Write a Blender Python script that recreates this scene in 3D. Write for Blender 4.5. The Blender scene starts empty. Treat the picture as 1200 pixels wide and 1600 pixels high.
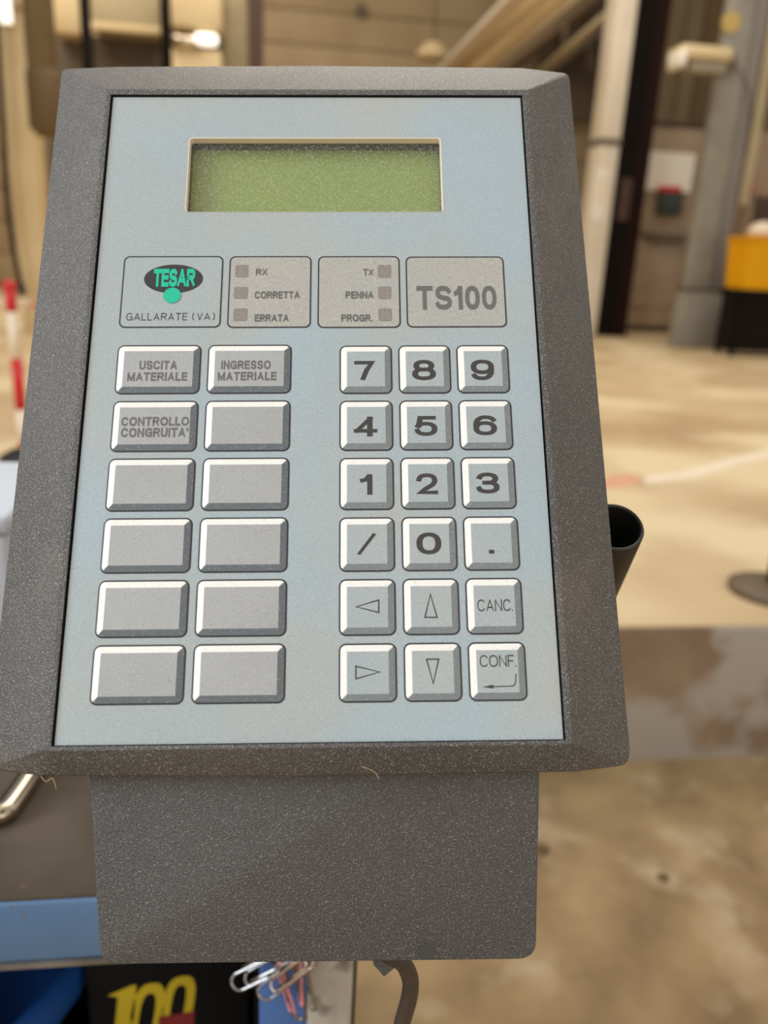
import bpy, bmesh, math, random
from mathutils import Vector, Matrix
random.seed(7)
sc = bpy.context.scene
COL = sc.collection

# ------------------------------------------------------------------ camera
F = 1250.0                                   # focal length in pixels of the 1200x1600 frame
CAM = Vector((0, 0, 1.30))
U = Vector((.0493, .9500, .3084)).normalized()        # world up seen from the camera
h_ = Vector((0, 0, -1)); h_ = (h_ - U * h_.dot(U)).normalized()
r_ = h_.cross(U)
yaw = math.radians(8)
YW = math.cos(yaw) * h_ - math.sin(yaw) * r_
XW = math.cos(yaw) * r_ + math.sin(yaw) * h_
ROT = Matrix((XW, YW, U))                    # camera space -> world
cam = bpy.data.cameras.new('camera'); camo = bpy.data.objects.new('camera', cam); COL.objects.link(camo)
camo.matrix_world = Matrix.Translation(CAM) @ ROT.to_4x4()
cam.sensor_fit = 'HORIZONTAL'; cam.sensor_width = 36; cam.lens = 36 * F / 1200
cam.clip_start = .01; cam.clip_end = 200
cam.dof.use_dof = True; cam.dof.focus_distance = .285; cam.dof.aperture_fstop = 10.0
sc.camera = camo

# ------------------------------------------------------------------ light
sc.view_settings.view_transform = 'Standard'; sc.view_settings.look = 'None'
sc.view_settings.gamma = 1; sc.view_settings.use_curve_mapping = False
sc.view_settings.exposure = 0.0
w = bpy.data.worlds.new('world'); sc.world = w; w.use_nodes = True
bg = w.node_tree.nodes['Background']
bg.inputs[0].default_value = (1.0, .93, .84, 1); bg.inputs[1].default_value = .78

def area(name, loc, target, size, power, color):
    l = bpy.data.lights.new(name, 'AREA'); l.shape = 'RECTANGLE'; l.size, l.size_y = size
    l.energy = power; l.color = color
    o = bpy.data.objects.new(name, l); COL.objects.link(o); o.location = loc
    o.rotation_euler = (Vector(target) - Vector(loc)).to_track_quat('-Z', 'Y').to_euler()
    return o
area('window_light', (-4.0, -.5, 3.4), (0, .3, 1.3), (2.5, 2.0), 225, (.80, .90, 1.0))
area('hall_fill', (1.5, 6.5, 7.5), (1.5, 6.0, 0), (5.0, 5.0), 370, (1, .93, .80))  # added unseen source, puts bright pools on the raised floor
area('sheen_fill', (2.6, -3.0, 1.9), (0, .3, 1.3), (2.2, 2.4), 18, (1, .95, .86))  # added unseen source behind the camera, for warm sheen on the terminal face
area('hall_fill_far', (-3.0, 10.5, 6.5), (-3.0, 13.0, 1), (5.0, 3.0), 240, (1, .90, .74))  # added unseen source, brightens the far left of the hall

# ------------------------------------------------------------------ helpers
def ray(px, py):
    return ROT @ Vector(((px - 600) / F, (800 - py) / F, -1))
def dep(px, py, d): return CAM + ray(px, py) * d
def at(px, py, Y):
    r = ray(px, py); return CAM + r * (Y / r.y)
def onz(px, py, z):
    r = ray(px, py); return CAM + r * ((z - CAM.z) / r.z)
# the terminal's face: origin at the lower left corner of the overlay, x right, y up, z out of the face
PW, PH = .160, .24394
pa = ROT @ Vector((.99981704, .00753334, -.01758252)); pb = ROT @ Vector((-.0118168, .9660618, -.2580405))
pn = pa.cross(pb).normalized(); pb = pn.cross(pa).normalized(); pa.normalize()
PO = CAM + ROT @ Vector((-.1032206, -.0731564, -.2505355))
def pan(px, py, z=0.0):
    """point of the terminal face (face coordinates) behind a measured point"""
    r = ray(px, py); o = PO + pn * z
    t = (o - CAM).dot(pn) / r.dot(pn)
    p = CAM + r * t - PO
    return Vector((p.dot(pa), p.dot(pb), z))
def P2W(p): return PO + pa * p[0] + pb * p[1] + pn * p[2]

def srgb(c):
    return tuple((v / 255 / 12.92 if v / 255 <= .04045 else ((v / 255 + .055) / 1.055) ** 2.4) for v in c)
def mat(name, color, rough=.6, metal=0.0, var=None, vscale=5, detail=4, speck=0, sscale=900, bump=0, bscale=800, bdist=.0004,
        emit=0, spec=.5, blot=None, blot_scale=2, blot_lo=.5, blot_hi=.62, coat=0):
    m = bpy.data.materials.new(name); m.use_nodes = True
    nt = m.node_tree; N = nt.nodes; L = nt.links; b = N['Principled BSDF']
    c = srgb(color) + (1,)
    b.inputs['Base Color'].default_value = c; b.inputs['Roughness'].default_value = rough
    b.inputs['Metallic'].default_value = metal; b.inputs['Specular IOR Level'].default_value = spec
    b.inputs['Coat Weight'].default_value = coat
    tc = N.new('ShaderNodeTexCoord'); cur = None
    def noise(scale, det=3):
        n = N.new('ShaderNodeTexNoise'); n.inputs['Scale'].default_value = scale; n.inputs['Detail'].default_value = det
        L.new(tc.outputs['Object'], n.inputs['Vector']); return n.outputs['Fac']
    def mix(fac, a, bcol, blend='MIX'):
        x = N.new('ShaderNodeMix'); x.data_type = 'RGBA'; x.blend_type = blend
        L.new(fac, x.inputs[0])
        if isinstance(a, tuple): x.inputs[6].default_value = a
        else: L.new(a, x.inputs[6])
        x.inputs[7].default_value = bcol
        return x.outputs[2]
    def ramp(src, lo, hi, amp=1):
        x = N.new('ShaderNodeMapRange'); L.new(src, x.inputs[0]); x.inputs[1].default_value = lo; x.inputs[2].default_value = hi
        x.inputs[3].default_value = 0; x.inputs[4].default_value = amp; return x.outputs[0]
    cur = c
    if var: cur = mix(ramp(noise(vscale, detail), .32, .68), cur, srgb(var) + (1,))
    if blot: cur = mix(ramp(noise(blot_scale, 5), blot_lo, blot_hi), cur, srgb(blot) + (1,))
    if speck:
        f = noise(sscale, 2)
        cur = mix(ramp(f, .56, .80, speck), cur, (.8, .78, .74, 1))
        cur = mix(ramp(f, .44, .22, speck), cur, (.03, .03, .03, 1))
    if not isinstance(cur, tuple): L.new(cur, b.inputs['Base Color'])
    if bump:
        bn = N.new('ShaderNodeBump'); bn.inputs['Strength'].default_value = bump; bn.inputs['Distance'].default_value = bdist
        L.new(noise(bscale, 2), bn.inputs['Height']); L.new(bn.outputs[0], b.inputs['Normal'])
    if emit:
        b.inputs['Emission Color'].default_value = c; b.inputs['Emission Strength'].default_value = emit
    return m

def mesh_obj(name, verts, faces, mats, parent=None, mi=None, smooth=False, origin=None):
    """verts in world space; linked as ONE mesh object with its origin at 'origin' (or its parent's)"""
    base = Vector(parent['o']) if parent is not None else (Vector(origin) if origin is not None else
           Vector(((min(v[0] for v in verts) + max(v[0] for v in verts)) / 2, (min(v[1] for v in verts) + max(v[1] for v in verts)) / 2, min(v[2] for v in verts))))
    me = bpy.data.meshes.new(name)
    me.from_pydata([tuple(Vector(v) - base) for v in verts], [], faces)
    for m in (mats if isinstance(mats, (list, tuple)) else [mats]): me.materials.append(m)
    if mi: me.polygons.foreach_set('material_index', mi)
    bm = bmesh.new(); bm.from_mesh(me); bmesh.ops.remove_doubles(bm, verts=bm.verts, dist=1e-7)
    bmesh.ops.recalc_face_normals(bm, faces=bm.faces); bm.to_mesh(me); bm.free()
    if smooth: me.polygons.foreach_set('use_smooth', [True] * len(me.polygons))
    o = bpy.data.objects.new(name, me); COL.objects.link(o)
    o['o'] = tuple(base)
    if parent is not None: o.parent = parent
    else: o.location = base
    if parent is not None and parent.type == 'MESH': o.location = (0, 0, 0)
    return o
def thing(name, label, cat, loc, group=None):
    o = bpy.data.objects.new(name, None); COL.objects.link(o); o.location = loc; o['o'] = tuple(loc)
    o.empty_display_size = .1
    return tag(o, label, cat, group)
def tag(o, label, cat, group=None):
    o['label'] = label; o['category'] = cat
    if group: o['group'] = group
    return o
def struct(o): o['kind'] = 'structure'; return o
def bevel(o, w, seg=2, ang=25, smooth=True):
    b = o.modifiers.new('bevel', 'BEVEL'); b.width = w; b.segments = seg; b.limit_method = 'ANGLE'; b.angle_limit = math.radians(ang)
    b.harden_normals = False
    if smooth: o.data.polygons.foreach_set('use_smooth', [True] * len(o.data.polygons)); 
    return o
BF = [(0, 1, 3, 2), (4, 6, 7, 5), (0, 4, 5, 1), (2, 3, 7, 6), (0, 2, 6, 4), (1, 5, 7, 3)]
def box(x0, x1, y0, y1, z0, z1):
    return [(x, y, z) for x in (x0, x1) for y in (y0, y1) for z in (z0, z1)], list(BF)
def join(parts):
    V, Fc, MI = [], [], []
    for i, (v, f) in enumerate(parts):
        n = len(V); V += list(v); Fc += [tuple(a + n for a in q) for q in f]; MI += [i] * len(f)
    return V, Fc, MI
def bx(name, x0, x1, y0, y1, z0, z1, m, parent=None, bev=0):
    v, f = box(x0, x1, y0, y1, z0, z1); o = mesh_obj(name, v, f, m, parent)
    if bev: bevel(o, bev)
    return o
def px_range(x0, x1, yt, yb, Y):
    ym = (yt + yb) / 2; xm = (x0 + x1) / 2
    return at(x0, ym, Y).x, at(x1, ym, Y).x, at(xm, yb, Y).z, at(xm, yt, Y).z
def pbx(name, x0, x1, yt, yb, Y, d, m, parent=None, bev=0, z0=None, z1=None):
    a, b, lo, hi = px_range(x0, x1, yt, yb, Y)
    return bx(name, a, b, Y, Y + d, lo if z0 is None else z0, hi if z1 is None else z1, m, parent, bev)
def tube(path, r, n=8, cap=True, closed=False):
    V, Fc = [], []; path = [Vector(p) for p in path]; N = len(path)
    t0 = (path[1] - path[0]).normalized(); up = Vector((0, 0, 1)) if abs(t0.z) < .9 else Vector((1, 0, 0))
    nrm = t0.cross(up).normalized()
    for i, p in enumerate(path):
        t = ((path[min(i + 1, N - 1)] - path[max(i - 1, 0)])).normalized()
        nrm = (nrm - t * nrm.dot(t)).normalized(); bi = t.cross(nrm)
        rr = r[i] if isinstance(r, (list, tuple)) else r
        for k in range(n):
            a = 2 * math.pi * k / n; V.append(p + nrm * math.cos(a) * rr + bi * math.sin(a) * rr)
    for i in range(N - 1):
        for k in range(n):
            a, b = i * n + k, i * n + (k + 1) % n; Fc.append((a, b, b + n, a + n))
    if cap: Fc.append(tuple(range(n))[::-1]); Fc.append(tuple(range((N - 1) * n, N * n)))
    return V, Fc
def lathe(prof, c, n=32, cap0=True, cap1=True):
    V = [(c[0] + r * math.cos(2 * math.pi * k / n), c[1] + r * math.sin(2 * math.pi * k / n), c[2] + z) for r, z in prof for k in range(n)]
    Fc = [(i * n + k, i * n + (k + 1) % n, (i + 1) * n + (k + 1) % n, (i + 1) * n + k) for i in range(len(prof) - 1) for k in range(n)]
    if cap0: Fc.append(tuple(range(n))[::-1])
    if cap1: Fc.append(tuple(range((len(prof) - 1) * n, len(prof) * n)))
    return V, Fc
def cyl(c0, c1, r, n=20): return tube([c0, c1], r, n)
def smooth_path(pts, sub=6):
    pts = [Vector(p) for p in pts]; out = []
    for i in range(len(pts) - 1):
        p0 = pts[max(i - 1, 0)]; p1 = pts[i]; p2 = pts[i + 1]; p3 = pts[min(i + 2, len(pts) - 1)]
        for k in range(sub):
            t = k / sub
            out.append(.5 * ((2 * p1) + (p2 - p0) * t + (2 * p0 - 5 * p1 + 4 * p2 - p3) * t * t + (3 * p1 - p0 - 3 * p2 + p3) * t ** 3))
    out.append(pts[-1]); return out

# ------------------------------------------------------------------ lettering (stroked grotesque capitals and figures)
def arc(cx, cy, rx, ry, a0, a1, n=14):
    o = []
    for i in range(n + 1):
        a = math.radians(a0 + (a1 - a0) * i / n); c, s = math.cos(a), math.sin(a)
        o.append((cx + rx * math.copysign(abs(c) ** .85, c), cy + ry * math.copysign(abs(s) ** .85, s)))
    return o
GL = {
 'A': (.95, [[(0, 0), (.5, 1)], [(.5, 1), (1, 0)], [(.2, .3), (.8, .3)]]),
 'C': (.92, [arc(.52, .5, .52, .5, 38, 322, 26)]),
 'D': (.88, [[(0, 0), (0, 1), (.45, 1)] + arc(.45, .5, .55, .5, 90, -90, 16)[1:] + [(0, 0)]]),
 'E': (.76, [[(1, 1), (0, 1), (0, 0), (1, 0)], [(0, .52), (.92, .52)]]),
 'F': (.7, [[(1, 1), (0, 1), (0, 0)], [(0, .5), (.85, .5)]]),
 'G': (.96, [arc(.52, .5, .52, .5, 42, 325, 26), [(.58, .46), (1, .46), (1, .05)]]),
 'I': (.0, [[(0, 0), (0, 1)]]),
 'L': (.7, [[(0, 1), (0, 0), (1, 0)]]),
 'M': (1.0, [[(0, 0), (0, 1)], [(0, 1), (.5, .05)], [(.5, .05), (1, 1)], [(1, 1), (1, 0)]]),
 'N': (.86, [[(0, 0), (0, 1)], [(0, 1), (1, 0)], [(1, 0), (1, 1)]]),
 'O': (1.0, [arc(.5, .5, .5, .5, 0, 360, 32)]),
 'P': (.8, [[(0, 0), (0, 1), (.6, 1)] + arc(.6, .74, .4, .26, 90, -90, 12)[1:] + [(0, .48)]]),
 'R': (.88, [[(0, 0), (0, 1), (.6, 1)] + arc(.6, .75, .38, .25, 90, -90, 12)[1:] + [(0, .5)], [(.52, .5), (1, 0)]]),
 'S': (.84, [arc(.5, .755, .46, .245, 22, 250, 18)[:-1] + [(.62, .47)] + arc(.5, .255, .5, .255, 60, -160, 18)[1:]]),
 'T': (.82, [[(0, 1), (1, 1)], [(.5, 1), (.5, 0)]]),
 'U': (.86, [[(0, 1)] + arc(.5, .36, .5, .36, 180, 360, 16) + [(1, 1)]]),
 'V': (.9, [[(0, 1), (.5, 0)], [(.5, 0), (1, 1)]]),
 'X': (.9, [[(0, 0), (1, 1)], [(0, 1), (1, 0)]]),
 '0': (.74, [arc(.5, .5, .5, .5, 0, 360, 32)]),
 '1': (.45, [[(.95, 0), (.95, 1)], [(.0, .74), (.45, .78), (.8, 1)]]),
 '2': (.74, [arc(.5, .69, .48, .31, 172, -12, 16) + [(.84, .44), (.4, .2), (.05, 0), (1, 0)]]),
 '3': (.74, [arc(.48, .76, .44, .24, 165, -80, 16), arc(.48, .26, .5, .26, 80, -168, 16), [(.35, .52), (.55, .52)]]),
 '4': (.76, [[(.74, 0), (.74, 1)], [(.74, 1), (0, .24)], [(0, .24), (1, .24)]]),
 '5': (.74, [[(.92, 1), (.2, 1), (.1, .5)], arc(.5, .32, .5, .32, 150, -165, 20)]),
 '6': (.74, [arc(.5, .32, .5, .32, 0, 360, 24), arc(.54, .5, .54, .5, 180, 38, 14)]),
 '7': (.74, [[(0, 1), (1, 1), (.62, .55), (.4, 0)]]),
 '8': (.74, [arc(.5, .76, .42, .24, 0, 360, 22), arc(.5, .27, .5, .27, 0, 360, 22)]),
 '9': (.74, [arc(.5, .68, .5, .32, 0, 360, 24), arc(.46, .5, .54, .5, 0, -142, 14)]),
 '/': (.62, [[(0, 0), (1, 1)]]),
 '.': (.0, [[(0, 0), (0, .02)]]),
 "'": (.0, [[(0, .8), (0, 1)]]),
 '(': (.5, [arc(1.3, .5, 1.25, .62, 130, 230, 10)]),
 ')': (.5, [arc(-.3, .5, 1.25, .62, 50, -50, 10)]),
 ' ': (.3, []),
}
def stroke(pts, t, out, ymin=0, ymax=1, closed=False):
    pts = [Vector(p) for p in pts]
    q = [pts[0]]
    for p in pts[1:]:
        if (p - q[-1]).length > 1e-4: q.append(p)
    pts = q; closed = (pts[0] - pts[-1]).length < 1e-3
    if closed: pts = pts[:-1]
    n = len(pts); L, R = [], []
    if not closed:
        d0 = (pts[1] - pts[0]).normalized(); d1 = (pts[-1] - pts[-2]).normalized()
        pts[0] = pts[0] - d0 * t / 2; pts[-1] = pts[-1] + d1 * t / 2
    for i in range(n):
        if closed: a, b = pts[i - 1], pts[(i + 1) % n]
        else: a, b = pts[max(i - 1, 0)], pts[min(i + 1, n - 1)]
        d1 = (pts[i] - a).normalized() if (pts[i] - a).length > 1e-6 else (b - pts[i]).normalized()
        d2 = (b - pts[i]).normalized() if (b - pts[i]).length > 1e-6 else d1
        n1 = Vector((-d1.y, d1.x)); n2 = Vector((-d2.y, d2.x)); m = (n1 + n2)
        m = m.normalized() if m.length > 1e-3 else n1
        k = t / 2 / max(m.dot(n1), .45)
        L.append(pts[i] + m * k); R.append(pts[i] - m * k)
    cl = lambda p: (p.x, min(max(p.y, ymin), ymax))
    for i in range(n if closed else n - 1):
        j = (i + 1) % n
        out.append([cl(L[i]), cl(L[j]), cl(R[j]), cl(R[i])])
def text_quads(s, t, gap=.16):
    """quads of a line with cap height 1; returns quads and total width"""
    x = 0; out = []
    for k_, ch in enumerate(s):
        gw, st = GL[ch]; gw = max(gw, t)
        for li, pl in enumerate(st):
            n_before = len(out)
            q = [(x + t / 2 + p[0] * (gw - t), t / 2 + p[1] * (1 - t)) for p in pl]
            free = ch in '()'
            stroke(q, t, out, -.3 if free else 0, 1.3 if free else 1)
            out[n_before:] = [[(p[0] if free else min(max(p[0], x), x + gw), p[1], (li + 3 * (k_ % 2)) * 1.0) for p in qd] for qd in out[n_before:]]
        x += gw + gap
    return out, x - gap
def put_quads(name, quads, tw, x0, x1, yt, yb, z, m, parent, shear=0):
    """fit lettering of width tw and height 1 on the face between measured pixels; thin printed relief"""
    A = pan(x0, (yt + yb) / 2, z); B = pan(x1, (yt + yb) / 2, z); T_ = pan((x0 + x1) / 2, yt, z); D = pan((x0 + x1) / 2, yb, z)
    V, Fc = [], []
    for q in quads:
        n = len(V)
        for p in q:
            V.append(P2W((A.x + (B.x - A.x) * p[0] / tw, D.y + (T_.y - D.y) * p[1], z + 8e-6 * (p[2] if len(p) > 2 else 0))))
        Fc.append(tuple(range(n, n + len(q))))
    return flat_obj(name, V, Fc, m, parent)
def flat_obj(name, V, Fc, m, parent, mi=None):
    base = Vector(parent['o']); me = bpy.data.meshes.new(name)
    me.from_pydata([tuple(Vector(v) - base) for v in V], [], Fc)
    for x in (m if isinstance(m, (list, tuple)) else [m]): me.materials.append(x)
    if mi: me.polygons.foreach_set('material_index', mi)
    o = bpy.data.objects.new(name, me); COL.objects.link(o); o.parent = parent; o['o'] = tuple(base); return o
def legend(s, t, x0, x1, yt, yb, m, parent, z, name='legend', gap=.16):
    q, tw = text_quads(s, t, gap); return put_quads(name, q, tw, x0, x1, yt, yb, z, m, parent)

# ------------------------------------------------------------------ materials
M = {}
M['housing'] = mat('housing', (81, 76, 71), .44, var=(70, 66, 62), vscale=14, speck=.52, sscale=2100, bump=1.0, bscale=1700, bdist=.0005, spec=.6, blot=(92, 84, 74), blot_scale=22, blot_lo=.58, blot_hi=.72)
M['stand'] = mat('stand', (83, 80, 79), .46, var=(75, 72, 71), vscale=14, speck=.40, sscale=2200, bump=1.0, bscale=1700, bdist=.0005, spec=.5)
M['gap'] = mat('gap', (22, 21, 20), .8)
M['overlay'] = mat('overlay', (159, 168, 169), .40, var=(169, 171, 165), vscale=12, detail=2, speck=.30, sscale=2200, bump=.15, bscale=1500, bdist=.0002, blot=(158, 172, 179), blot_scale=14, blot_lo=.46, blot_hi=.66)  # blue and beige mottling paints in soft reflections, together with dust
M['cap_grey'] = mat('cap_grey', (158, 158, 156), .42, var=(167, 167, 166), vscale=20, speck=.30, sscale=2200, bump=.1, bscale=1500, bdist=.0002)
M['cap_blue'] = mat('cap_blue', (158, 168, 171), .42, var=(166, 171, 169), vscale=20, speck=.30, sscale=2200, bump=.1, bscale=1500, bdist=.0002)
M['white_print'] = mat('white_print', (232, 228, 220), .5, speck=.2, sscale=1300)
M['dark_print'] = mat('dark_print', (98, 104, 108), .5, speck=.2, sscale=1300)
M['mid_print'] = mat('mid_print', (122, 128, 129), .5, speck=.2, sscale=1300)
M['line'] = mat('line', (46, 44, 47), .5)
M['ink'] = mat('ink', (58, 54, 53), .5)
M['ink_soft'] = mat('ink_soft', (100, 97, 96), .5)
M['black_ink'] = mat('black_ink', (48, 46, 46), .4)
M['teal'] = mat('teal', (18, 182, 146), .4)
M['info_fill'] = mat('info_fill', (171, 166, 156), .45, var=(164, 163, 158), vscale=20, speck=.28, sscale=1300)
M['led'] = mat('led', (134, 127, 120), .4, speck=.2, sscale=1300)
M['rim_tan'] = mat('rim_tan', (232, 214, 192), .5)
M['lcd'] = mat('lcd', (126, 148, 70), .32, var=(134, 150, 68), vscale=15, speck=.22, sscale=1100)
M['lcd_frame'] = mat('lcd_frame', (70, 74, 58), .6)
M['tube'] = mat('tube', (40, 37, 33), .35, var=(52, 46, 38), vscale=30)
M['black'] = mat('black', (16, 15, 15), .6)
M['tube_in'] = mat('tube_in', (8, 8, 8), .9)
# window pane over the display: clear with fine dust
m = bpy.data.materials.new('dusty_pane'); m.use_nodes = True; nt = m.node_tree
b = nt.nodes['Principled BSDF']; b.inputs['Base Color'].default_value = (.5, .47, .42, 1); b.inputs['Roughness'].default_value = .3
tr = nt.nodes.new('ShaderNodeBsdfTransparent'); mx = nt.nodes.new('ShaderNodeMixShader')
nz = nt.nodes.new('ShaderNodeTexNoise'); nz.inputs['Scale'].default_value = 1400; mr = nt.nodes.new('ShaderNodeMapRange')
tc = nt.nodes.new('ShaderNodeTexCoord'); nt.links.new(tc.outputs['Object'], nz.inputs['Vector'])
nt.links.new(nz.outputs['Fac'], mr.inputs[0]); mr.inputs[1].default_value = .5; mr.inputs[2].default_value = .75; mr.inputs[3].default_value = .10; mr.inputs[4].default_value = .5
nt.links.new(mr.outputs[0], mx.inputs[0]); nt.links.new(tr.outputs[0], mx.inputs[1]); nt.links.new(b.outputs[0], mx.inputs[2])
nt.links.new(mx.outputs[0], nt.nodes['Material Output'].inputs['Surface']); M['pane'] = m

M['floor_up'] = mat('floor_up', (202, 178, 138), .75, var=(170, 142, 104), vscale=1.3, detail=5, blot=(212, 192, 154), blot_scale=1.1, blot_lo=.48, blot_hi=.62)
M['floor_low'] = mat('floor_low', (158, 133, 94), .8, var=(122, 98, 68), vscale=6, detail=6, blot=(172, 150, 120), blot_scale=7, blot_lo=.55, blot_hi=.72)
M['riser'] = mat('riser', (142, 118, 92), .85, var=(112, 90, 68), vscale=4, detail=5, blot=(156, 144, 130), blot_scale=2.6, blot_lo=.48, blot_hi=.54)
M['red_paint'] = mat('red_paint', (205, 130, 112), .7, var=(214, 176, 140), vscale=10)
M['pale_paint'] = mat('pale_paint', (232, 216, 196), .7, var=(222, 204, 176), vscale=5)
M['panel_tan'] = mat('panel_tan', (168, 146, 112), .7, var=(152, 130, 98), vscale=1.2)
M['cream'] = mat('cream', (214, 192, 150), .6, var=(200, 176, 132), vscale=2)
M['cream_dark'] = mat('cream_dark', (176, 160, 128), .6, var=(160, 144, 112), vscale=2)
M['white_wall'] = mat('white_wall', (226, 214, 196), .6, var=(214, 200, 178), vscale=2)
M['brown_black'] = mat('brown_black', (17, 9, 7), .7, spec=.15)
M['brown_red'] = mat('brown_red', (34, 14, 9), .7, spec=.15)
M['brown'] = mat('brown', (70, 46, 34), .6)
M['olive'] = mat('olive', (122, 104, 74), .7, var=(108, 90, 60), vscale=1.5)
M['olive_dark'] = mat('olive_dark', (96, 74, 42), .7)
M['grey_brown'] = mat('grey_brown', (96, 82, 64), .7)
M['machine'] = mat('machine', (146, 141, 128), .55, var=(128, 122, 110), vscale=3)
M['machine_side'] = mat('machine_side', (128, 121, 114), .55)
M['cabinet'] = mat('cabinet', (160, 138, 112), .6, var=(148, 124, 98), vscale=3)
M['paper'] = mat('paper', (232, 222, 206), .7)
M['yellow'] = mat('yellow', (220, 156, 0), .6, spec=.2)
M['badge'] = mat('badge', (180, 152, 88), .6)
M['red'] = mat('red', (196, 22, 30), .45)
M['white_plastic'] = mat('white_plastic', (226, 208, 184), .5)
M['dark_green'] = mat('dark_green', (38, 46, 38), .5)
M['roof'] = mat('roof', (128, 106, 78), .8, var=(112, 92, 68), vscale=.8)
M['desk_top'] = mat('desk_top', (92, 82, 71), .75, var=(70, 61, 50), vscale=16, detail=6, blot=(126, 104, 84), blot_scale=38, blot_lo=.64, blot_hi=.74, metal=0.0, spec=.15)
M['desk_blue'] = mat('desk_blue', (94, 128, 168), .45, var=(84, 118, 156), vscale=14, detail=5, blot=(112, 92, 76), blot_scale=70, blot_lo=.66, blot_hi=.69, bump=.2, bscale=60, bdist=.001)
M['blue_leg'] = mat('blue_leg', (68, 104, 160), .5, var=(60, 94, 148), vscale=12)
M['lip'] = mat('lip', (150, 145, 136), .4, metal=.4, var=(118, 110, 100), vscale=30)
M['chrome'] = mat('chrome', (200, 186, 166), .22, metal=1)
M['steel_clip'] = mat('steel_clip', (180, 178, 176), .22, metal=1)
M['bronze_clip'] = mat('bronze_clip', (150, 128, 108), .25, metal=1)
M['pink_clip'] = mat('pink_clip', (236, 150, 160), .35, spec=.6)
M['worn_plate'] = mat('worn_plate', (190, 184, 172), .7, var=(160, 150, 134), vscale=22, detail=5, blot=(100, 92, 82), blot_scale=34, blot_lo=.54, blot_hi=.66)
M['blue_bin'] = mat('blue_bin', (24, 78, 150), .5)
M['carton'] = mat('carton', (15, 15, 16), .8, var=(9, 9, 10), vscale=10, spec=.2)
M['yellow_print'] = mat('yellow_print', (200, 176, 28), .7)
M['red_print'] = mat('red_print', (128, 30, 34), .6)
M['rubber'] = mat('rubber', (62, 52, 46), .5, var=(80, 66, 54), vscale=30)
M['lamp'] = mat('lamp', (255, 250, 240), .4, emit=1.2)  # glow of the upright tube and of the reflection on the machine
M['glass'] = mat('glass', (150, 138, 116), .15)
M['fibre'] = mat('fibre', (170, 146, 108), .7)
M['styrofoam'] = mat('styrofoam', (196, 202, 212), .6)

# ------------------------------------------------------------------ the setting
Ye = onz(1000, 1188, 0).y                     # front face of the raised floor
ZU = at(1000, 978, Ye).z                      # its height
YB = 15.0
o = bx('floor', -8, 14, -3, Ye, -.2, 0, M['floor_low']); struct(o)
o = bx('floor_upper', -14, 16, Ye, YB + .3, -.2, ZU, M['floor_up']); struct(o)
o.data.materials.append(M['riser'])
for p in o.data.polygons:
    if abs(p.normal.y) > .9: p.material_index = 1
bevel(o, .02, 2)
# hall shell
wb = thing('wall_back', '', '', (0, YB, ZU)); del wb['label']; del wb['category']; struct(wb)
bx('wall_core', -14, 16, YB + .06, YB + .3, ZU, 9.0, M['grey_brown'], wb)
zt = at(560, 78, YB).z; step = (at(560, 24, YB).z - zt)
n0 = int((zt - ZU) / step)
for k in range(-n0, 9):
    z0 = zt + k * step
    if z0 + step < 9: bx('wall_panel', -14, 16, YB - .0, YB + .06, z0 + .014, z0 + step, M['panel_tan'], wb, bev=.012)
# left wall and roof
o = bx('wall_left', -9.4, -9.2, -1, YB, 0, 9, M['cream_dark']); struct(o)
o = bx('ceiling', 1.0, 16, 7.0, YB, 9.0, 9.2, M['roof']); struct(o)

# ------------------------------------------------------------------ far hall, left
ZB = ZU
def post(name, x0, x1, yref, Y, d, m, label, cat='post', bev=.01, ztop=8.0, z0=None):
    a = at(x0, yref, Y).x; b = at(x1, yref, Y).x
    t = thing(name, label, cat, ((a + b) / 2, Y + d / 2, z0 if z0 is not None else ZB))
    zb = z0 if z0 is not None else ZB
    bx('shaft', a, b, Y, Y + d, zb + .02, ztop, m, t, bev)
    bx('foot_plate', a - .03, b + .03, Y - .03, Y + d + .03, zb, zb + .02, m, t)
    return t
post('cream_column', 5, 47, 150, 8, .3, M['cream'], 'broad cream column at the far left, behind the red and white barrier post')
post('steel_post', 126, 141, 60, 11, .12, M['brown_black'], 'thin dark brown steel post above the top left corner of the terminal')
post('steel_post', 251, 267, 60, 11, .12, M['brown_black'], 'dark brown steel post just left of the machine with the bright glint')
post('cream_column', 346, 384, 60, 11, .25, M['cream_dark'], 'narrow grey-cream column between the machine with the glint and a dark brown post')
post('steel_post', 388, 411, 60, 10.5, .15, M['brown'], 'wider dark brown steel post at the left end of the ribbed back wall')

t = thing('wall_cupboard', 'tan cupboard hung high at the far left, left of the first thin dark post', 'cupboard', at(104, 30, 11.6))
pbx('body', 78, 126, -40, 52, 11.6, .4, M['cream'], t, .02)
t = thing('wall_cupboard', 'long tan cupboard hung high between the two thin dark steel posts', 'cupboard', at(196, 30, 11.6))
pbx('body', 143, 250, -40, 50, 11.6, .4, M['cream_dark'], t, .02); pbx('shelf_edge', 141, 252, 38, 50, 11.55, .05, M['cream'], t, .01)
t = thing('machine_cabinet', 'low dark grey-brown cabinet standing below the hung tan cupboards', 'cabinet', (at(160, 90, 12).x, 12, ZB))
a, b, _, hi = px_range(60, 258, 56, 100, 12.0)
bx('body', a, b, 12.0, 12.6, ZB, hi, M['grey_brown'], t, .02); bx('plinth', a + .1, b - .1, 11.98, 12.0, ZB, ZB + .12, M['brown_black'], t)
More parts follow.
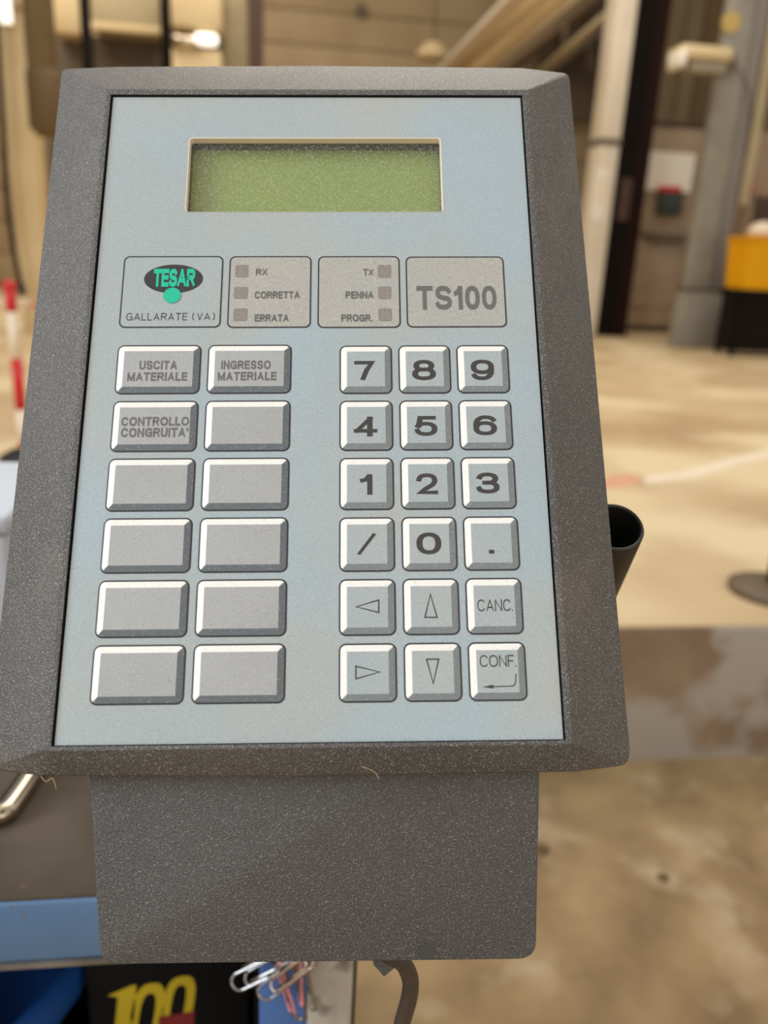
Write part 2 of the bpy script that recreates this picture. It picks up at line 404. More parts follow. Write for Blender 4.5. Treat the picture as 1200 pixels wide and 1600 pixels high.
# hanging olive duct
t = thing('hanging_duct', 'olive grey round duct hanging down at the far left, ending in a dark mouth', 'duct', at(73, 205, 7))
c0 = at(73, 196, 7); v, f = lathe([(.11, 0), (.11, 4)], c0, 20); mesh_obj('pipe', v, f, M['olive'], t, smooth=True)
v, f = lathe([(.07, -.08), (.10, -.05), (.125, -.02), (.125, .35), (.112, .38)], c0, 20); mesh_obj('mouth', v, f, M['olive_dark'], t, smooth=True)
# machine; the bright reflection on its metal pipe is built as a glowing part
t = thing('glint_machine', 'cream machine with a dark recess and a bright reflection built as a glowing spot, between two posts', 'machine', (at(305, 60, 10.5).x, 10.5, ZB))
a, b, lo, hi = px_range(268, 345, 40, 105, 10.5)
bx('body', a, b, 10.5, 11, ZB, at(305, 76, 10.5).z, M['cream'], t, .02)
pbx('hood', 266, 346, -40, 44, 10.4, .6, M['cream'], t, .03)
pbx('recess', 268, 345, 40, 80, 10.7, .3, M['grey_brown'], t)
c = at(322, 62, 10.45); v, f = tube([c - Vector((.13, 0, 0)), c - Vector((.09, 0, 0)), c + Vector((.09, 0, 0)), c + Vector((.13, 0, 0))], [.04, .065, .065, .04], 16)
mesh_obj('glowing_glint', v, f, M['lamp'], t, smooth=True)
c = at(296, 66, 10.5); v, f = tube([c - Vector((.18, 0, 0)), c + Vector((.12, 0, 0))], .08, 16); mesh_obj('metal_pipe', v, f, M['chrome'], t, smooth=True)
c = at(8, 14, 7.6)
t = thing('tube_light', 'short glowing upright lamp on the cream column in the top left corner', 'lamp', c)
v, f = tube([c + Vector((0, 0, -.10)), c + Vector((0, 0, .35))], .05, 12); mesh_obj('glass_tube', v, f, M['lamp'], t, smooth=True)
v, f = tube([c + Vector((0, 0.06, -.12)), c + Vector((0, 0.06, .37))], .05, 12); mesh_obj('holder', v, f, M['chrome'], t, smooth=True)
v, f = tube([c + Vector((0, 0.08, .1)), c + Vector((0, 0.42, .1))], .02, 8); mesh_obj('bracket', v, f, M['chrome'], t, smooth=True)

# dark cable from above to the barrier post; barrier post and chain
bp = onz(40, 720, ZU)
t = thing('barrier_post', 'red and white banded plastic barrier post beside the left edge of the terminal', 'post', bp)
v, f = lathe([(.10, 0), (.10, .02), (.06, .045), (.022, .06)], bp, 24); mesh_obj('foot', v, f, M['black'], t, smooth=True)
zz = [at(x, y, bp.y).z for x, y in ((38, 690), (36, 640), (33, 560), (26, 487), (22, 450))]
cols = ['red', 'white_plastic', 'red', 'white_plastic', 'red']; prev = bp.z + .055
for z1, cname in zip([zz[0]] + zz[1:], cols):
    v, f = lathe([(.021, prev - bp.z), (.021, z1 - bp.z)], bp, 16); mesh_obj('band', v, f, M[cname], t, smooth=True)['label'] = cname.split('_')[0] + ' band'
    prev = z1
v, f = lathe([(.021, prev - bp.z), (.026, prev - bp.z + .004), (.024, prev - bp.z + .02), (.01, prev - bp.z + .028)], bp, 16); mesh_obj('top_cap', v, f, M['red'], t, smooth=True)
t = thing('barrier_chain', 'red plastic chain hooked to the top of the banded barrier post', 'chain', (bp.x, bp.y, prev - .05))
for i in range(26):
    s = i - 13; cx = bp.x + s * .042 - (.0 if s < 0 else 0); cz = prev - .045 - .0 - .02 * abs(s) * .5
    if abs(s) < 1: continue
    ang = 0 if i % 2 else math.pi / 2
    pth = [(cx + .026 * math.cos(a), bp.y + .012 * math.sin(a) * math.cos(ang), cz + .012 * math.sin(a) * math.sin(ang)) for a in [k * math.pi / 5 for k in range(11)]]
    v, f = tube(pth, .0035, 6, cap=False); mesh_obj('link', v, f, M['red'] if (i // 3) % 2 else M['white_plastic'], t, smooth=True)
t = thing('hanging_cable', 'thin dark cable hanging at the far left in front of the cream column', 'cable', at(34, 440, 7.9))
v, f = tube(smooth_path([at(-12, -60, 7.8), at(2, 150, 7.8), at(10, 300, 7.8), at(22, 390, 7.8), at(33, 446, 7.8)]), .022, 8); mesh_obj('sheath', v, f, M['brown_black'], t, smooth=True)
v, f = tube([at(33, 444, 7.8), at(35, 462, 7.8)], .035, 10); mesh_obj('plug', v, f, M['black'], t, smooth=True)

# ------------------------------------------------------------------ roof girders, top right of the middle
t = thing('crane_girder', 'long cream crane girder slanting up to the right above the terminal', 'girder', at(745, 108, 13))
def beam(name, p, q, wd, hd, m, parent, bev=.01):
    p = Vector(p); q = Vector(q); d = (q - p).normalized(); s = d.cross(Vector((0, 0, 1))).normalized(); u = s.cross(d)
    V = [c + s * a * wd / 2 + u * b_ * hd / 2 for c in (p, q) for a in (-1, 1) for b_ in (-1, 1)]
    o = mesh_obj(name, V, BF, m, parent); 
    if bev: bevel(o, bev)
    return o
beam('lower_flange', at(728, 124, 13), at(872, 0, 9.6) + (at(872, 0, 9.6) - at(728, 124, 13)), .30, .10, M['white_wall'], t)
beam('web', at(712, 118, 13.1), at(848, -8, 9.7) + (at(848, -8, 9.7) - at(712, 118, 13.1)), .06, .42, M['cream'], t)
beam('upper_flange', at(694, 112, 13.2), at(815, -12, 9.8) + (at(815, -12, 9.8) - at(694, 112, 13.2)), .22, .08, M['white_wall'], t)
t = thing('roof_pipe', 'thin pale pipe under the roof, left of the white column', 'pipe', at(880, 80, 12))
v, f = cyl(at(845, 112, 12.3), at(1000, -20, 10), .055); mesh_obj('pipe', v, f, M['cream_dark'], t, smooth=True)
v, f = cyl(at(880, 76, 12.0) - Vector((0, 0, .09)), at(880, 76, 12.0) + Vector((0, 0, .4)), .03); mesh_obj('hanger', v, f, M['grey_brown'], t, smooth=True)
t = thing('roof_truss', 'brown sloping roof truss above and behind the cream girder', 'truss', at(840, 60, 14))
beam('chord', at(770, 118, 14.6), at(960, -30, 13.5), .3, .25, M['roof'], t)
beam('chord', at(800, 150, 14.7), at(1010, 0, 13.8), .3, .2, M['grey_brown'], t)
beam('strut', at(860, 0, 14.3), at(880, 110, 14.5), .1, .1, M['grey_brown'], t)
beam('strut', at(910, -10, 14.0), at(925, 110, 14.2), .1, .1, M['grey_brown'], t)
beam('slab', at(840, 78, 14.85), at(1010, 76, 14.85), .2, 2.2, M['grey_brown'], t)
t = thing('pale_roof_patch', 'soft pale patch below the lower end of the cream girder, built as a bowl', 'lamp', at(676, 84, 13.5))
c = at(676, 92, 13.5); v, f = lathe([(.26, 0), (.24, .08), (.14, .2), (.05, .24)], c, 20); mesh_obj('bowl', v, f, M['cream'], t, smooth=True)  # bowl and rod are made up, standing in for a soft pale patch
v, f = lathe([(.012, .24), (.012, 3.0)], c, 8); mesh_obj('hanging_rod', v, f, M['grey_brown'], t, smooth=True)
t = thing('wall_vent', 'small dark round vent high on the ribbed back wall', 'vent', at(565, 17, YB - .05))
c = at(565, 17, YB - .05); v, f = tube([c, c + Vector((0, .08, 0))], .10, 16); mesh_obj('grille', v, f, M['grey_brown'], t)

# ------------------------------------------------------------------ far hall, right
a0 = at(924, 440, 10).x; b0 = at(945, 440, 10).x
t = post('white_column', 924, 946, 440, 10, .4, M['white_wall'], 'tall white column right behind the upper right side of the terminal', 'column')
a1 = at(945.5, 0, 10).x; b1 = at(994, 0, 10).x
# replace shaft with one of the measured width
for ch in list(t.children):
    bpy.data.objects.remove(ch)
bx('shaft', (a1 + a0) / 2 + .02, (b1 + b0) / 2, 10, 10.35, ZB + .02, 9, M['white_wall'], t, .01)
bx('foot_plate', (a1 + a0) / 2 - .01, (b1 + b0) / 2 + .03, 9.97, 10.38, ZB, ZB + .02, M['cabinet'], t)
zc = at(945, 221, 10).z; bx('strap', (a1 + a0) / 2 + .01, (b1 + b0) / 2 + .01, 9.985, 10.36, zc - .035, zc + .035, M['grey_brown'], t)
t = thing('notice_sheet', 'pale paper notice taped on the white column', 'notice', at(935, 310, 9.99))
pbx('sheet', 926, 948, 262, 345, 9.985, .012, M['paper'], t); pbx('print_block', 932, 945, 280, 315, 9.982, .004, M['pale_paint'], t)

bxl = (b1 + b0) / 2 + .01
xr = (at(1050, 0, 10.2).x + at(985, 450, 10.2).x) / 2
t = thing('dark_column', 'broad brown-black steel column beside the white column', 'column', ((bxl + xr) / 2, 10.2, ZB))
bx('shaft', bxl, bxl + (xr - bxl) * .6, 10.12, 10.5, ZB + .02, 9, M['brown_black'], t, .01); bx('flange', bxl + (xr - bxl) * .6, xr, 10.16, 10.5, ZB + .02, 9, M['brown_red'], t, .01); bx('foot_plate', bxl, xr + .03, 10.1, 10.52, ZB, ZB + .02, M['brown_black'], t)
pbx('label_plate', 968, 985, 278, 345, 10.10, .02, M['brown'], t)['label'] = 'grey label plate'

t = thing('wall_screen', 'olive brown panel screen behind the grey machine column', 'screen', (at(1090, 100, 12.2).x, 12.2, ZB))
for x0, x1, mm in ((1036, 1066, 'olive'), (1066, 1094, 'olive'), (1094, 1128, 'olive_dark'), (1128, 1215, 'olive'), (1215, 1320, 'olive')):
    a = at(x0, 80, 12.2).x; b = at(x1, 80, 12.2).x
    bx('panel', a + .01, b - .01, 12.2, 12.25, ZB + .05, 8, M[mm], t, .01)
bx('frame', at(1036, 80, 12.2).x, at(1320, 80, 12.2).x, 12.25, 12.3, ZB, 8, M['brown'], t)

# cabinet with paper and device
Yc = 11.0
a = at(1014, 340, Yc).x; b = at(1096, 340, Yc).x; zt_ = at(1058, 197, Yc).z
t = thing('control_cabinet', 'tall beige control cabinet between dark column and grey machine column', 'cabinet', ((a + b) / 2, Yc + .3, ZB))
bx('body', a - .12, b, Yc + .03, Yc + .6, ZB + .08, zt_, M['cabinet'], t, .02); bx('plinth', a - .08, b - .03, Yc + .08, Yc + .57, ZB, ZB + .08, M['brown'], t)
bx('top_cap', a - .15, b + .03, Yc, Yc + .62, zt_, zt_ + .05, M['brown'], t, .01)
pbx('door', 1002, 1080, 205, 366, Yc, .03, M['cabinet'], t, .01); pbx('lower_door', 988, 1064, 376, 480, Yc, .03, M['cabinet'], t, .01)
pbx('shelf', 1014, 1076, 366, 375, Yc - .12, .15, M['grey_brown'], t, .01)
t = thing('notice_sheet', 'white paper sheet fixed to the door of the beige control cabinet', 'notice', at(1048, 268, Yc - .02))
pbx('sheet', 1013, 1083, 238, 299, Yc - .02, .012, M['paper'], t)
t = thing('control_box', 'dark green control box with a red top below the white paper sheet', 'control box', at(1050, 330, Yc - .1))
pbx('body', 1032, 1068, 300, 336, Yc - .14, .12, M['dark_green'], t, .02); pbx('red_button', 1032, 1066, 291, 300, Yc - .12, .08, M['red'], t, .01)

# grey machine column with flood light
Ym = 9.0
xa = (at(1127, 0, Ym).x + at(1067, 480, Ym).x) / 2; xb = at(1158, 300, Ym).x; xc = at(1185, 300, Ym).x
t = thing('machine_column', 'broad grey machine column with a pale light fitting near its top', 'machine', ((xa + xb) / 2, Ym + .3, ZB))
bx('front_shaft', xa + .05, at(1135, 300, Ym).x, Ym, Ym + .15, ZB + .02, 9, M['machine'], t, .03)
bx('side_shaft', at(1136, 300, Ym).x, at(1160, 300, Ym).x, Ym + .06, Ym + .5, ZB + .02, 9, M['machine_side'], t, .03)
bx('edge_rail', at(1161, 300, Ym).x, at(1175, 300, Ym).x, Ym + .02, Ym + .12, at(1150, 320, Ym).z, 9, M['cream_dark'], t, .01)
bx('base_block', xa + .03, xb + .03, Ym - .03, Ym + .2, ZB, at(1100, 455, Ym).z, M['machine'], t, .02); bx('base_seam', xa + .02, xb + .04, Ym - .04, Ym + .2, at(1100, 455, Ym).z, at(1100, 450, Ym).z, M['grey_brown'], t, .005)
v, f = tube(smooth_path([at(1148, 100, Ym - .04), at(1165, 128, Ym - .04), at(1172, 170, Ym - .04), at(1166, 240, Ym - .04)]), .008, 6); mesh_obj('cord', v, f, M['brown'], t, smooth=True)
c = at(1143, 35, Ym - .02); v, f = tube([c, c + Vector((0, .03, 0))], .10, 20); mesh_obj('badge', v, f, M['badge'], t)
t2 = thing('flood_light', 'cream flood light jutting left from the grey machine column', 'lamp', at(1106, 92, Ym - .3))
pbx('housing', 1066, 1147, 70, 92, Ym - .35, .35, M['cream'], t2, .03); pbx('end_cap', 1063, 1076, 74, 104, Ym - .37, .30, M['paper'], t2, .03)
pbx('glass', 1080, 1136, 92, 112, Ym - .30, .2, M['glass'], t2, .01); pbx('bracket', 1130, 1150, 86, 108, Ym - .1, .12, M['grey_brown'], t2, .01)

# yellow bin at the right edge
Yy = 8.2
t = thing('yellow_bin', 'bright yellow bin on a dark stand at the right edge', 'bin', (at(1190, 420, Yy).x, Yy + .2, ZB))
a, b, lo, hi = px_range(1163, 1285, 377, 455, Yy)
V = []
for zz_, s in ((lo, .90), (hi, 1.0)):
    for x, y in ((a, Yy), (b, Yy), (b, Yy + .4), (a, Yy + .4)):
        cx = (a + b) / 2; cy = Yy + .2; V.append((cx + (x - cx) * s, cy + (y - cy) * s, zz_))
mesh_obj('tub', V, [(3, 2, 1, 0), (4, 5, 6, 7), (0, 1, 5, 4), (1, 2, 6, 5), (2, 3, 7, 6), (3, 0, 4, 7)], M['yellow'], t)
bx('rim', a - .02, b + .02, Yy - .02, Yy + .42, hi, hi + .03, M['yellow'], t, .01)
for x in (a + .06, b - .06):
    for y in (Yy + .05, Yy + .35): bx('leg', x - .02, x + .02, y - .02, y + .02, ZB, lo, M['brown_black'], t)
bx('stand_tray', a, b, Yy, Yy + .4, lo - .06, lo - .0, M['brown_black'], t); bx('stand_box', a + .02, b - .02, Yy + .06, Yy + .36, ZB + .06, lo - .06, M['brown_black'], t)
t = thing('cloth_bundle', 'pale pink cloth bundle lying on the yellow bin', 'cloth', ((a + b) / 2, Yy + .2, hi + .03))
c = Vector(((at(1192, 366, Yy).x + .1), Yy + .18, hi + .03)); v, f = lathe([(.10, 0), (.15, .03), (.14, .09), (.09, .14), (.03, .16)], c, 14); mesh_obj('folds', v, f, M['white_plastic'], t, smooth=True)
t = thing('wall_cabinet_far', 'tan cupboard with a small red handle behind the yellow bin', 'cabinet', (at(1200, 290, 10.5).x, 10.5, ZB)); t.name = 'tool_cupboard'
a = at(1176, 290, 10.5).x; hi = at(1190, 205, 10.5).z
bx('body', a, a + 1.4, 10.5, 11, ZB, hi, M['cabinet'], t, .02); pbx('handle', 1169, 1178, 285, 301, 10.42, .08, M['red'], t, .01)
pbx('drawer_front', 1178, 1300, 310, 372, 10.46, .04, M['brown'], t, .01)

# stanchion on the upper floor
c = onz(1203, 926, ZU)
t = thing('stanchion', 'dark green stanchion on a round brown base at the right edge', 'stanchion', c)
v, f = lathe([(.118, 0), (.118, .018), (.10, .026), (.03, .034)], c, 32); mesh_obj('base', v, f, mat('stanchion_base', (98, 80, 60), .6), t, smooth=True)
v, f = lathe([(.030, .03), (.030, 1.3)], c + Vector((.015, 0, 0)), 20); mesh_obj('pole', v, f, M['dark_green'], t, smooth=True)
# paint marks
def patch(name, pts, m, label):
    ps = [onz(x, y, ZU) for x, y in pts]; n = len(ps)
    V = [p + Vector((0, 0, -.001)) for p in ps] + [p + Vector((0, 0, .0012)) for p in ps]
    o = mesh_obj(name, V, [tuple(range(n)), tuple(range(n, 2 * n))] + [(i, (i + 1) % n, n + (i + 1) % n, n + i) for i in range(n)], m)
    tag(o, label, 'floor marking')
patch('painted_line', [(1006, 746), (1060, 738), (1140, 716), (1260, 688), (1260, 700), (1150, 728), (1080, 748), (1010, 756)], M['pale_paint'], 'faded pale line painted across the sunlit raised floor')
patch('paint_mark', [(940, 747), (995, 741), (1001, 752), (978, 762), (940, 764)], M['red_paint'], 'small faded red paint mark on the raised floor')

for (x, y, r, lab) in ((846, 1328, .016, 'dark stone chip on the lower floor beside the right edge of the terminal stand'), (1036, 1372, .013, 'small brown stone chip on the lower floor at the lower right')):
    c = onz(x, y, 0)
    if r > .03: c.y = min(c.y, Ye - .06)
    v, f = lathe([(r * .8, 0), (r, r * .25), (r * .75, r * .55), (r * .3, r * .7)], c, 9)
    v = [(a + random.uniform(-.12, .12) * r, b + random.uniform(-.12, .12) * r, max(z + (random.uniform(-.08, .08) * r if z > 0 else 0), 0)) for a, b, z in v]
    tag(mesh_obj('stone', v, f, M['olive_dark'], smooth=True), lab, 'stone')
# ------------------------------------------------------------------ workbench
DP = dep(75, 1405, .45); Yd, ZD = DP.y, DP.z
zr = at(75, 1503, Yd).z; zl = at(75, 1510, Yd).z
XR = at(554, 1512, Yd).x; XL = -1.15
YR = onz(10, 978, ZD).y
wbn = thing('workbench', 'blue steel workbench with a worn brown-grey top at the lower left', 'workbench', ((XL + XR) / 2, (Yd + YR) / 2, 0))
bx('tabletop', XL, XR, Yd + .0015, YR, ZD - .004, ZD, M['desk_top'], wbn, .001)
bx('front_rail', XL, XR, Yd, Yd + .03, zr, ZD - .0012, M['desk_blue'], wbn, .003)
bx('edge_strip', XL, XR, Yd - .001, Yd + .03, zl, zr, M['lip'], wbn)
bx('rear_rail', XL, XR, YR - .03, YR, zr, ZD - .004, M['desk_blue'], wbn)
x405, x480, x550, x556 = [at(x, 1560, Yd + .004).x for x in (405, 480, 550, 556)]
bx('leg', x405, x480, Yd + .004, Yd + .03, 0, zl, M['blue_leg'], wbn, .002)
o = bx('leg', x480, x550, Yd + .003, Yd + .028, 0, zl, M['worn_plate'], wbn, .002); o['label'] = 'worn whitish leg plate'
bx('corner_strip', x550, x556, Yd + .005, Yd + .03, 0, zl, M['tube'], wbn)
bx('leg', XR - .05, XR - .01, YR - .06, YR - .01, 0, zr, M['blue_leg'], wbn); bx('leg', XL, XL + .05, YR - .06, YR - .01, 0, zr, M['blue_leg'], wbn)
bx('leg', XL, XL + .05, Yd + .004, Yd + .04, 0, zl, M['blue_leg'], wbn)
ZS = ZD - .42
bx('shelf', XL + .03, x405, Yd + .02, YR - .03, ZS - .02, ZS, M['brown_black'], wbn)
bx('darkening_back', XL + .03, XR, YR - .035, YR - .03, .1, zr, M['brown_black'], wbn)  # near-black panels added to keep the space under the bench dark
bx('darkening_side', x405 - .004, x405, Yd + .03, YR - .035, .1, zl, M['brown_black'], wbn)
# pale box on the rear left of the bench
t = thing('foam_box', 'white box standing on the rear of the workbench at the left edge', 'box', onz(0, 930, ZD))
xw = at(14, 850, YR - .16).x; zt_ = at(5, 806, YR - .16).z
bx('body', xw - .22, xw, YR - .16, YR - .01, ZD, zt_ - .015, M['styrofoam'], t, .006); bx('lid', xw - .222, xw + .002, YR - .162, YR - .008, zt_ - .015, zt_, M['styrofoam'], t, .004)
# chrome rod
rr = .0066
def dz(x, y): return onz(x, y, ZD + rr)
t = thing('chrome_handle', 'bent chrome rod lying on the workbench beside the lower left terminal corner', 'handle', onz(10, 1290, ZD))
v, f = tube(smooth_path([dz(-170, 1275), dz(-60, 1276), dz(-12, 1274), dz(8, 1268), dz(22, 1252), dz(50, 1210), dz(85, 1150), dz(120, 1090)], 6), rr, 14); mesh_obj('rod', v, f, M['chrome'], t, smooth=True)
t = thing('metal_plate', 'thin grey metal plate on the workbench inside the bend of the chrome rod', 'plate', onz(0, 1235, ZD))
q = [onz(x, y, ZD) for x, y in ((-120, 1250), (2, 1250), (40, 1195), (60, 1150), (-120, 1150))]
V = q + [p + Vector((0, 0, .0015)) for p in q]; n = 5
o = mesh_obj('sheet', V, [tuple(range(n)), tuple(range(n, 2 * n))] + [(i, (i + 1) % n, n + (i + 1) % n, n + i) for i in range(n)], M['desk_top'], t)

# blue bin and black carton under the bench
Yb = Yd + .16
p1 = at(112, 1506, Yb); p2 = at(62, 1600, Yb); R = .15; ZS2 = ZS
sl = (p1.x - p2.x) / (p1.z - p2.z); cx = p1.x - R; cy = Yb
t = thing('blue_bucket', 'deep blue plastic bucket on the shelf under the workbench', 'bucket', (cx, cy, ZS2))
def bprof(z): return R + (ZS2 + z - p1.z) * min(sl, .42)
zt3 = min(p1.z + .05, zl - .01) - ZS2
v, f = lathe([(bprof(0), 0), (bprof(zt3), zt3), (bprof(zt3) - .005, zt3), (bprof(.02) - .005, .02)], (cx, cy, ZS2), 40); mesh_obj('tub', v, f, M['blue_bin'], t, smooth=True)
v, f = lathe([(bprof(zt3), zt3 - .03), (bprof(zt3) + .007, zt3 - .025), (bprof(zt3) + .007, zt3), (bprof(zt3) - .001, zt3 + .002)], (cx, cy, ZS2), 40, False, False); mesh_obj('rim_band', v, f, M['blue_bin'], t, smooth=True)
print('DBG bucket', sl, zt3, bprof(0), cx)
Yk = Yd + .10
xa = at(135, 1560, Yk).x; xb = at(392, 1560, Yk).x; zk = at(250, 1470, Yk).z
t = thing('black_carton', 'black carton printed with a yellow number 100 under the workbench', 'carton', ((xa + xb) / 2, Yk + .1, ZS))
zk = min(zk, zl - .004)
bx('body', xa, xb, Yk, Yk + .2, ZS, zk, M['carton'], t, .004)
def carton_print(name, polys, m):
    V, Fc = [], []
    for pl in polys:
        n = len(V); ps = [at(x, y, Yk - .0006) for x, y in pl]; V += ps; Fc.append(tuple(range(n, n + len(ps))))
    o = flat_obj(name, V, Fc, m, t); o['o'] = t['o']; return o
def slant(cx, cy, wd, ht, thx, thy):            # one slanted figure nought as a ring of quads
    out = []; K = 20
    for i in range(K):
        qd = []
        for j, s in ((i, 1), (i + 1, 1), (i + 1, 0), (i, 0)):
            a = 2 * math.pi * j / K; c_, s_ = math.cos(a), math.sin(a)
            ex = math.copysign(abs(c_) ** .7, c_); ey = math.copysign(abs(s_) ** .7, s_)
            rx = wd / 2 - (0 if s else thx); ry = ht / 2 - (0 if s else thy)
            x = ex * rx; y = ey * ry; qd.append((cx + x - y * -.16, cy - y - x * .12))
        out.append(qd)
    return out
polys = [[(168, 1556), (205, 1540), (213, 1539), (206, 1640), (176, 1642), (184, 1558)]]
polys += slant(229, 1589, 52, 106, 14, 16) + slant(278, 1571, 50, 92, 14, 14)
carton_print('number_print', polys, M['yellow_print'])
polys = [[(248, 1589), (304, 1580), (300, 1640), (244, 1648)]]
V, Fc = [], []
ps = [at(x, y, Yk - .0009) for x, y in polys[0]]; flat_obj('red_block', ps, [(0, 1, 2, 3)], M['red_print'], t)

# ------------------------------------------------------------------ the data terminal
post_base = onz(470, 1290, ZD)
T = thing('data_terminal', 'dark grey keypad terminal with green display and blue-grey key panel', 'terminal', post_base)
def pw(p): return P2W(p)
# rings of the front housing, as (px, py, z); corner radius in face units
def ring(pts, rad):
    """pts: list of (point, rounded?) -> list with rounded corners sampled"""
    out = []; n = len(pts)
    for i, (p, rd) in enumerate(pts):
        if not rd: out.append(p); continue
        a = pts[i - 1][0]; b = pts[(i + 1) % n][0]
        pa_ = p + (a - p).normalized() * min(rd, (a - p).length * .45); pb_ = p + (b - p).normalized() * min(rd, (b - p).length * .45)
        for k in range(5):
            t = k / 4; out.append(pa_ * (1 - t) ** 2 + p * 2 * t * (1 - t) + pb_ * t * t)
    return out
zs, ztp, zbt = -.016, -.011, -.006
e = 1e-4
# outer ring: TL, top points, TR, BR, bottom points, BL
outer = [(pan(97, 108, zs), .003), (pan(180, 104.5, ztp), 0), (pan(490, 103, ztp), 0), (pan(815, 106.5, ztp), 0), (pan(889, 115, zs), .003),
         (pan(986, 1193, zs), .005), (pan(902, 1204, zbt), 0), (pan(480, 1211.5, zbt), 0), (pan(66, 1211, zbt), 0), (pan(-24, 1199, zs), .005)]
zr_ = .0009
inner = [Vector((-.0026, PH + .0030, zr_)), Vector((.0005, PH + .0030, zr_)), Vector((PW * .5, PH + .0030, zr_)), Vector((PW - .0005, PH + .0030, zr_)), Vector((PW + .0028, PH + .0030, zr_)),
         Vector((PW + .0028, -.0012, zr_)), Vector((PW + .0016, -.0016, zr_)), Vector((PW * .5, -.0016, zr_)), Vector((-.0016, -.0016, zr_)), Vector((-.0026, -.0012, zr_))]
lipr = [Vector((-.0007, PH + .0005, zr_)), Vector((.0005, PH + .0005, zr_)), Vector((PW * .5, PH + .0005, zr_)), Vector((PW - .0005, PH + .0005, zr_)), Vector((PW + .0006, PH + .0005, zr_)),
        Vector((PW + .0006, -.0003, zr_)), Vector((PW - .0005, -.0003, zr_)), Vector((PW * .5, -.0003, zr_)), Vector((.0005, -.0003, zr_)), Vector((-.0007, -.0003, zr_))]
flags = [r for _, r in outer]
def expand(lst, radii): return ring([(p, r) for p, r in zip(lst, radii)], 0)
O1 = ring(outer, 0)
I1 = expand(inner, [.0004 if r else 0 for r in flags]); L1 = expand(lipr, [.0003 if r else 0 for r in flags])
L2 = [Vector((p.x, p.y, -.009)) for p in L1]
cen = Vector((PW / 2, PH / 2, 0))
def inset(lst, d, z):
    o = []
    for p in lst:
        dx = -d if p.x > cen.x + .06 else (d if p.x < cen.x - .06 else 0); dy = -d if p.y > cen.y else d
        o.append(Vector((p.x + dx, p.y + dy, p.z + z)))
    return o
O2 = inset(O1, -.0004, -.0016); O3 = inset(O1, .001, -.004); O4 = inset(O1, .008, -.030)
for p in O4: p.z = -.040
rings = [L2, L1, I1, O1, O2, O3, O4]; n = len(O1); V = []; Fc = []; mi = []
for r in rings: V += [pw(p) for p in r]
for k in range(len(rings) - 1):
    for i in range(n):
        j = (i + 1) % n; Fc.append((k * n + i, k * n + j, (k + 1) * n + j, (k + 1) * n + i)); mi.append(1 if k == 0 else 0)
Fc.append(tuple(range(n))); mi.append(1); Fc.append(tuple(range(len(V) - n, len(V)))); mi.append(0)
hs = mesh_obj('housing', V, Fc, [M['housing'], M['gap']], T, mi); bevel(hs, .0011, 3, 9)

# overlay with the display opening
d0 = [pan(297, 216.3), pan(686.5, 216.3), pan(692.8, 331), pan(290, 331)]
dx0 = (d0[0].x + d0[3].x) / 2; dx1 = (d0[1].x + d0[2].x) / 2; dy1 = d0[0].y; dy0 = (d0[2].y + d0[3].y) / 2
def rrect(x0, x1, y0, y1, r, z, seg=5):
    out = []
    for cx_, cy_, a0 in ((x1 - r, y1 - r, 0), (x0 + r, y1 - r, 90), (x0 + r, y0 + r, 180), (x1 - r, y0 + r, 270)):
        for k in range(seg + 1):
            a = math.radians(a0 + 90 * k / seg); out.append(Vector((cx_ + r * math.cos(a), cy_ + r * math.sin(a), z)))
    return out
SEG = 6
oi = rrect(dx0, dx1, dy0, dy1, .0012, 0, SEG); oo = []
for q, cpt in enumerate(((PW, PH), (0, PH), (0, 0), (PW, 0))): oo += [Vector((cpt[0], cpt[1], 0))] * (SEG + 1)
n = len(oi); V = [pw(p) for p in oo] + [pw(p) for p in oi] + [pw(p + Vector((0, 0, -.0008))) for p in oo] + [pw(p + Vector((0, 0, -.0008))) for p in oi]
Fc = []
for i in range(n):
    j = (i + 1) % n
    for a, b, c_, d_ in ((i, j, n + j, n + i), (2 * n + i, 3 * n + i, 3 * n + j, 2 * n + j), (i, 2 * n + i, 2 * n + j, j)):
        Fc.append((a, b, c_, d_))
V2 = V; Fc = [f for f in Fc]
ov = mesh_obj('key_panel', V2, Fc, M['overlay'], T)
bm = bmesh.new(); bm.from_mesh(ov.data); bmesh.ops.remove_doubles(bm, verts=bm.verts, dist=1e-6); bmesh.ops.dissolve_degenerate(bm, edges=bm.edges, dist=1e-6); bmesh.ops.recalc_face_normals(bm, faces=bm.faces); bm.to_mesh(ov.data); bm.free()
# display: tan rim walls, pane, glass plate with green field
r1 = rrect(dx0, dx1, dy0, dy1, .0012, .00005, SEG); r2 = rrect(dx0 + .0001, dx1 - .0001, dy0 + .0001, dy1 - .0001, .0010, -.0026, SEG)
r0 = rrect(dx0 - .0003, dx1 + .0003, dy0 - .0001, dy1 + .0003, .0013, .00008, SEG)
r3 = rrect(dx0 + .0001, dx1 - .0001, dy0 + .0001, dy1 - .0001, .0010, -.0066, SEG)
V = [pw(p) for p in r0 + r1 + r2 + r3]; Fc = []; mi = []
for k in range(3):
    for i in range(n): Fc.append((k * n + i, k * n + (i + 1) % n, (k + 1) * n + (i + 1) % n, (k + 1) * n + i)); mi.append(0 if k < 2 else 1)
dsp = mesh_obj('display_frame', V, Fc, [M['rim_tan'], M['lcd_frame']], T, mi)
o = flat_obj('display_field', [pw(Vector((x, y, -.0066))) for x, y in ((dx0 - .001, dy0 - .001), (dx1 + .001, dy0 - .001), (dx1 + .001, dy1 + .001), (dx0 - .001, dy1 + .001))], [(0, 1, 2, 3)], M['lcd'], dsp)
o['label'] = 'blank green display'
o = flat_obj('pane', [pw(p) for p in rrect(dx0 + .0001, dx1 - .0001, dy0 + .0001, dy1 - .0001, .0010, -.0026, SEG)], [tuple(range(n))], M['pane'], dsp)

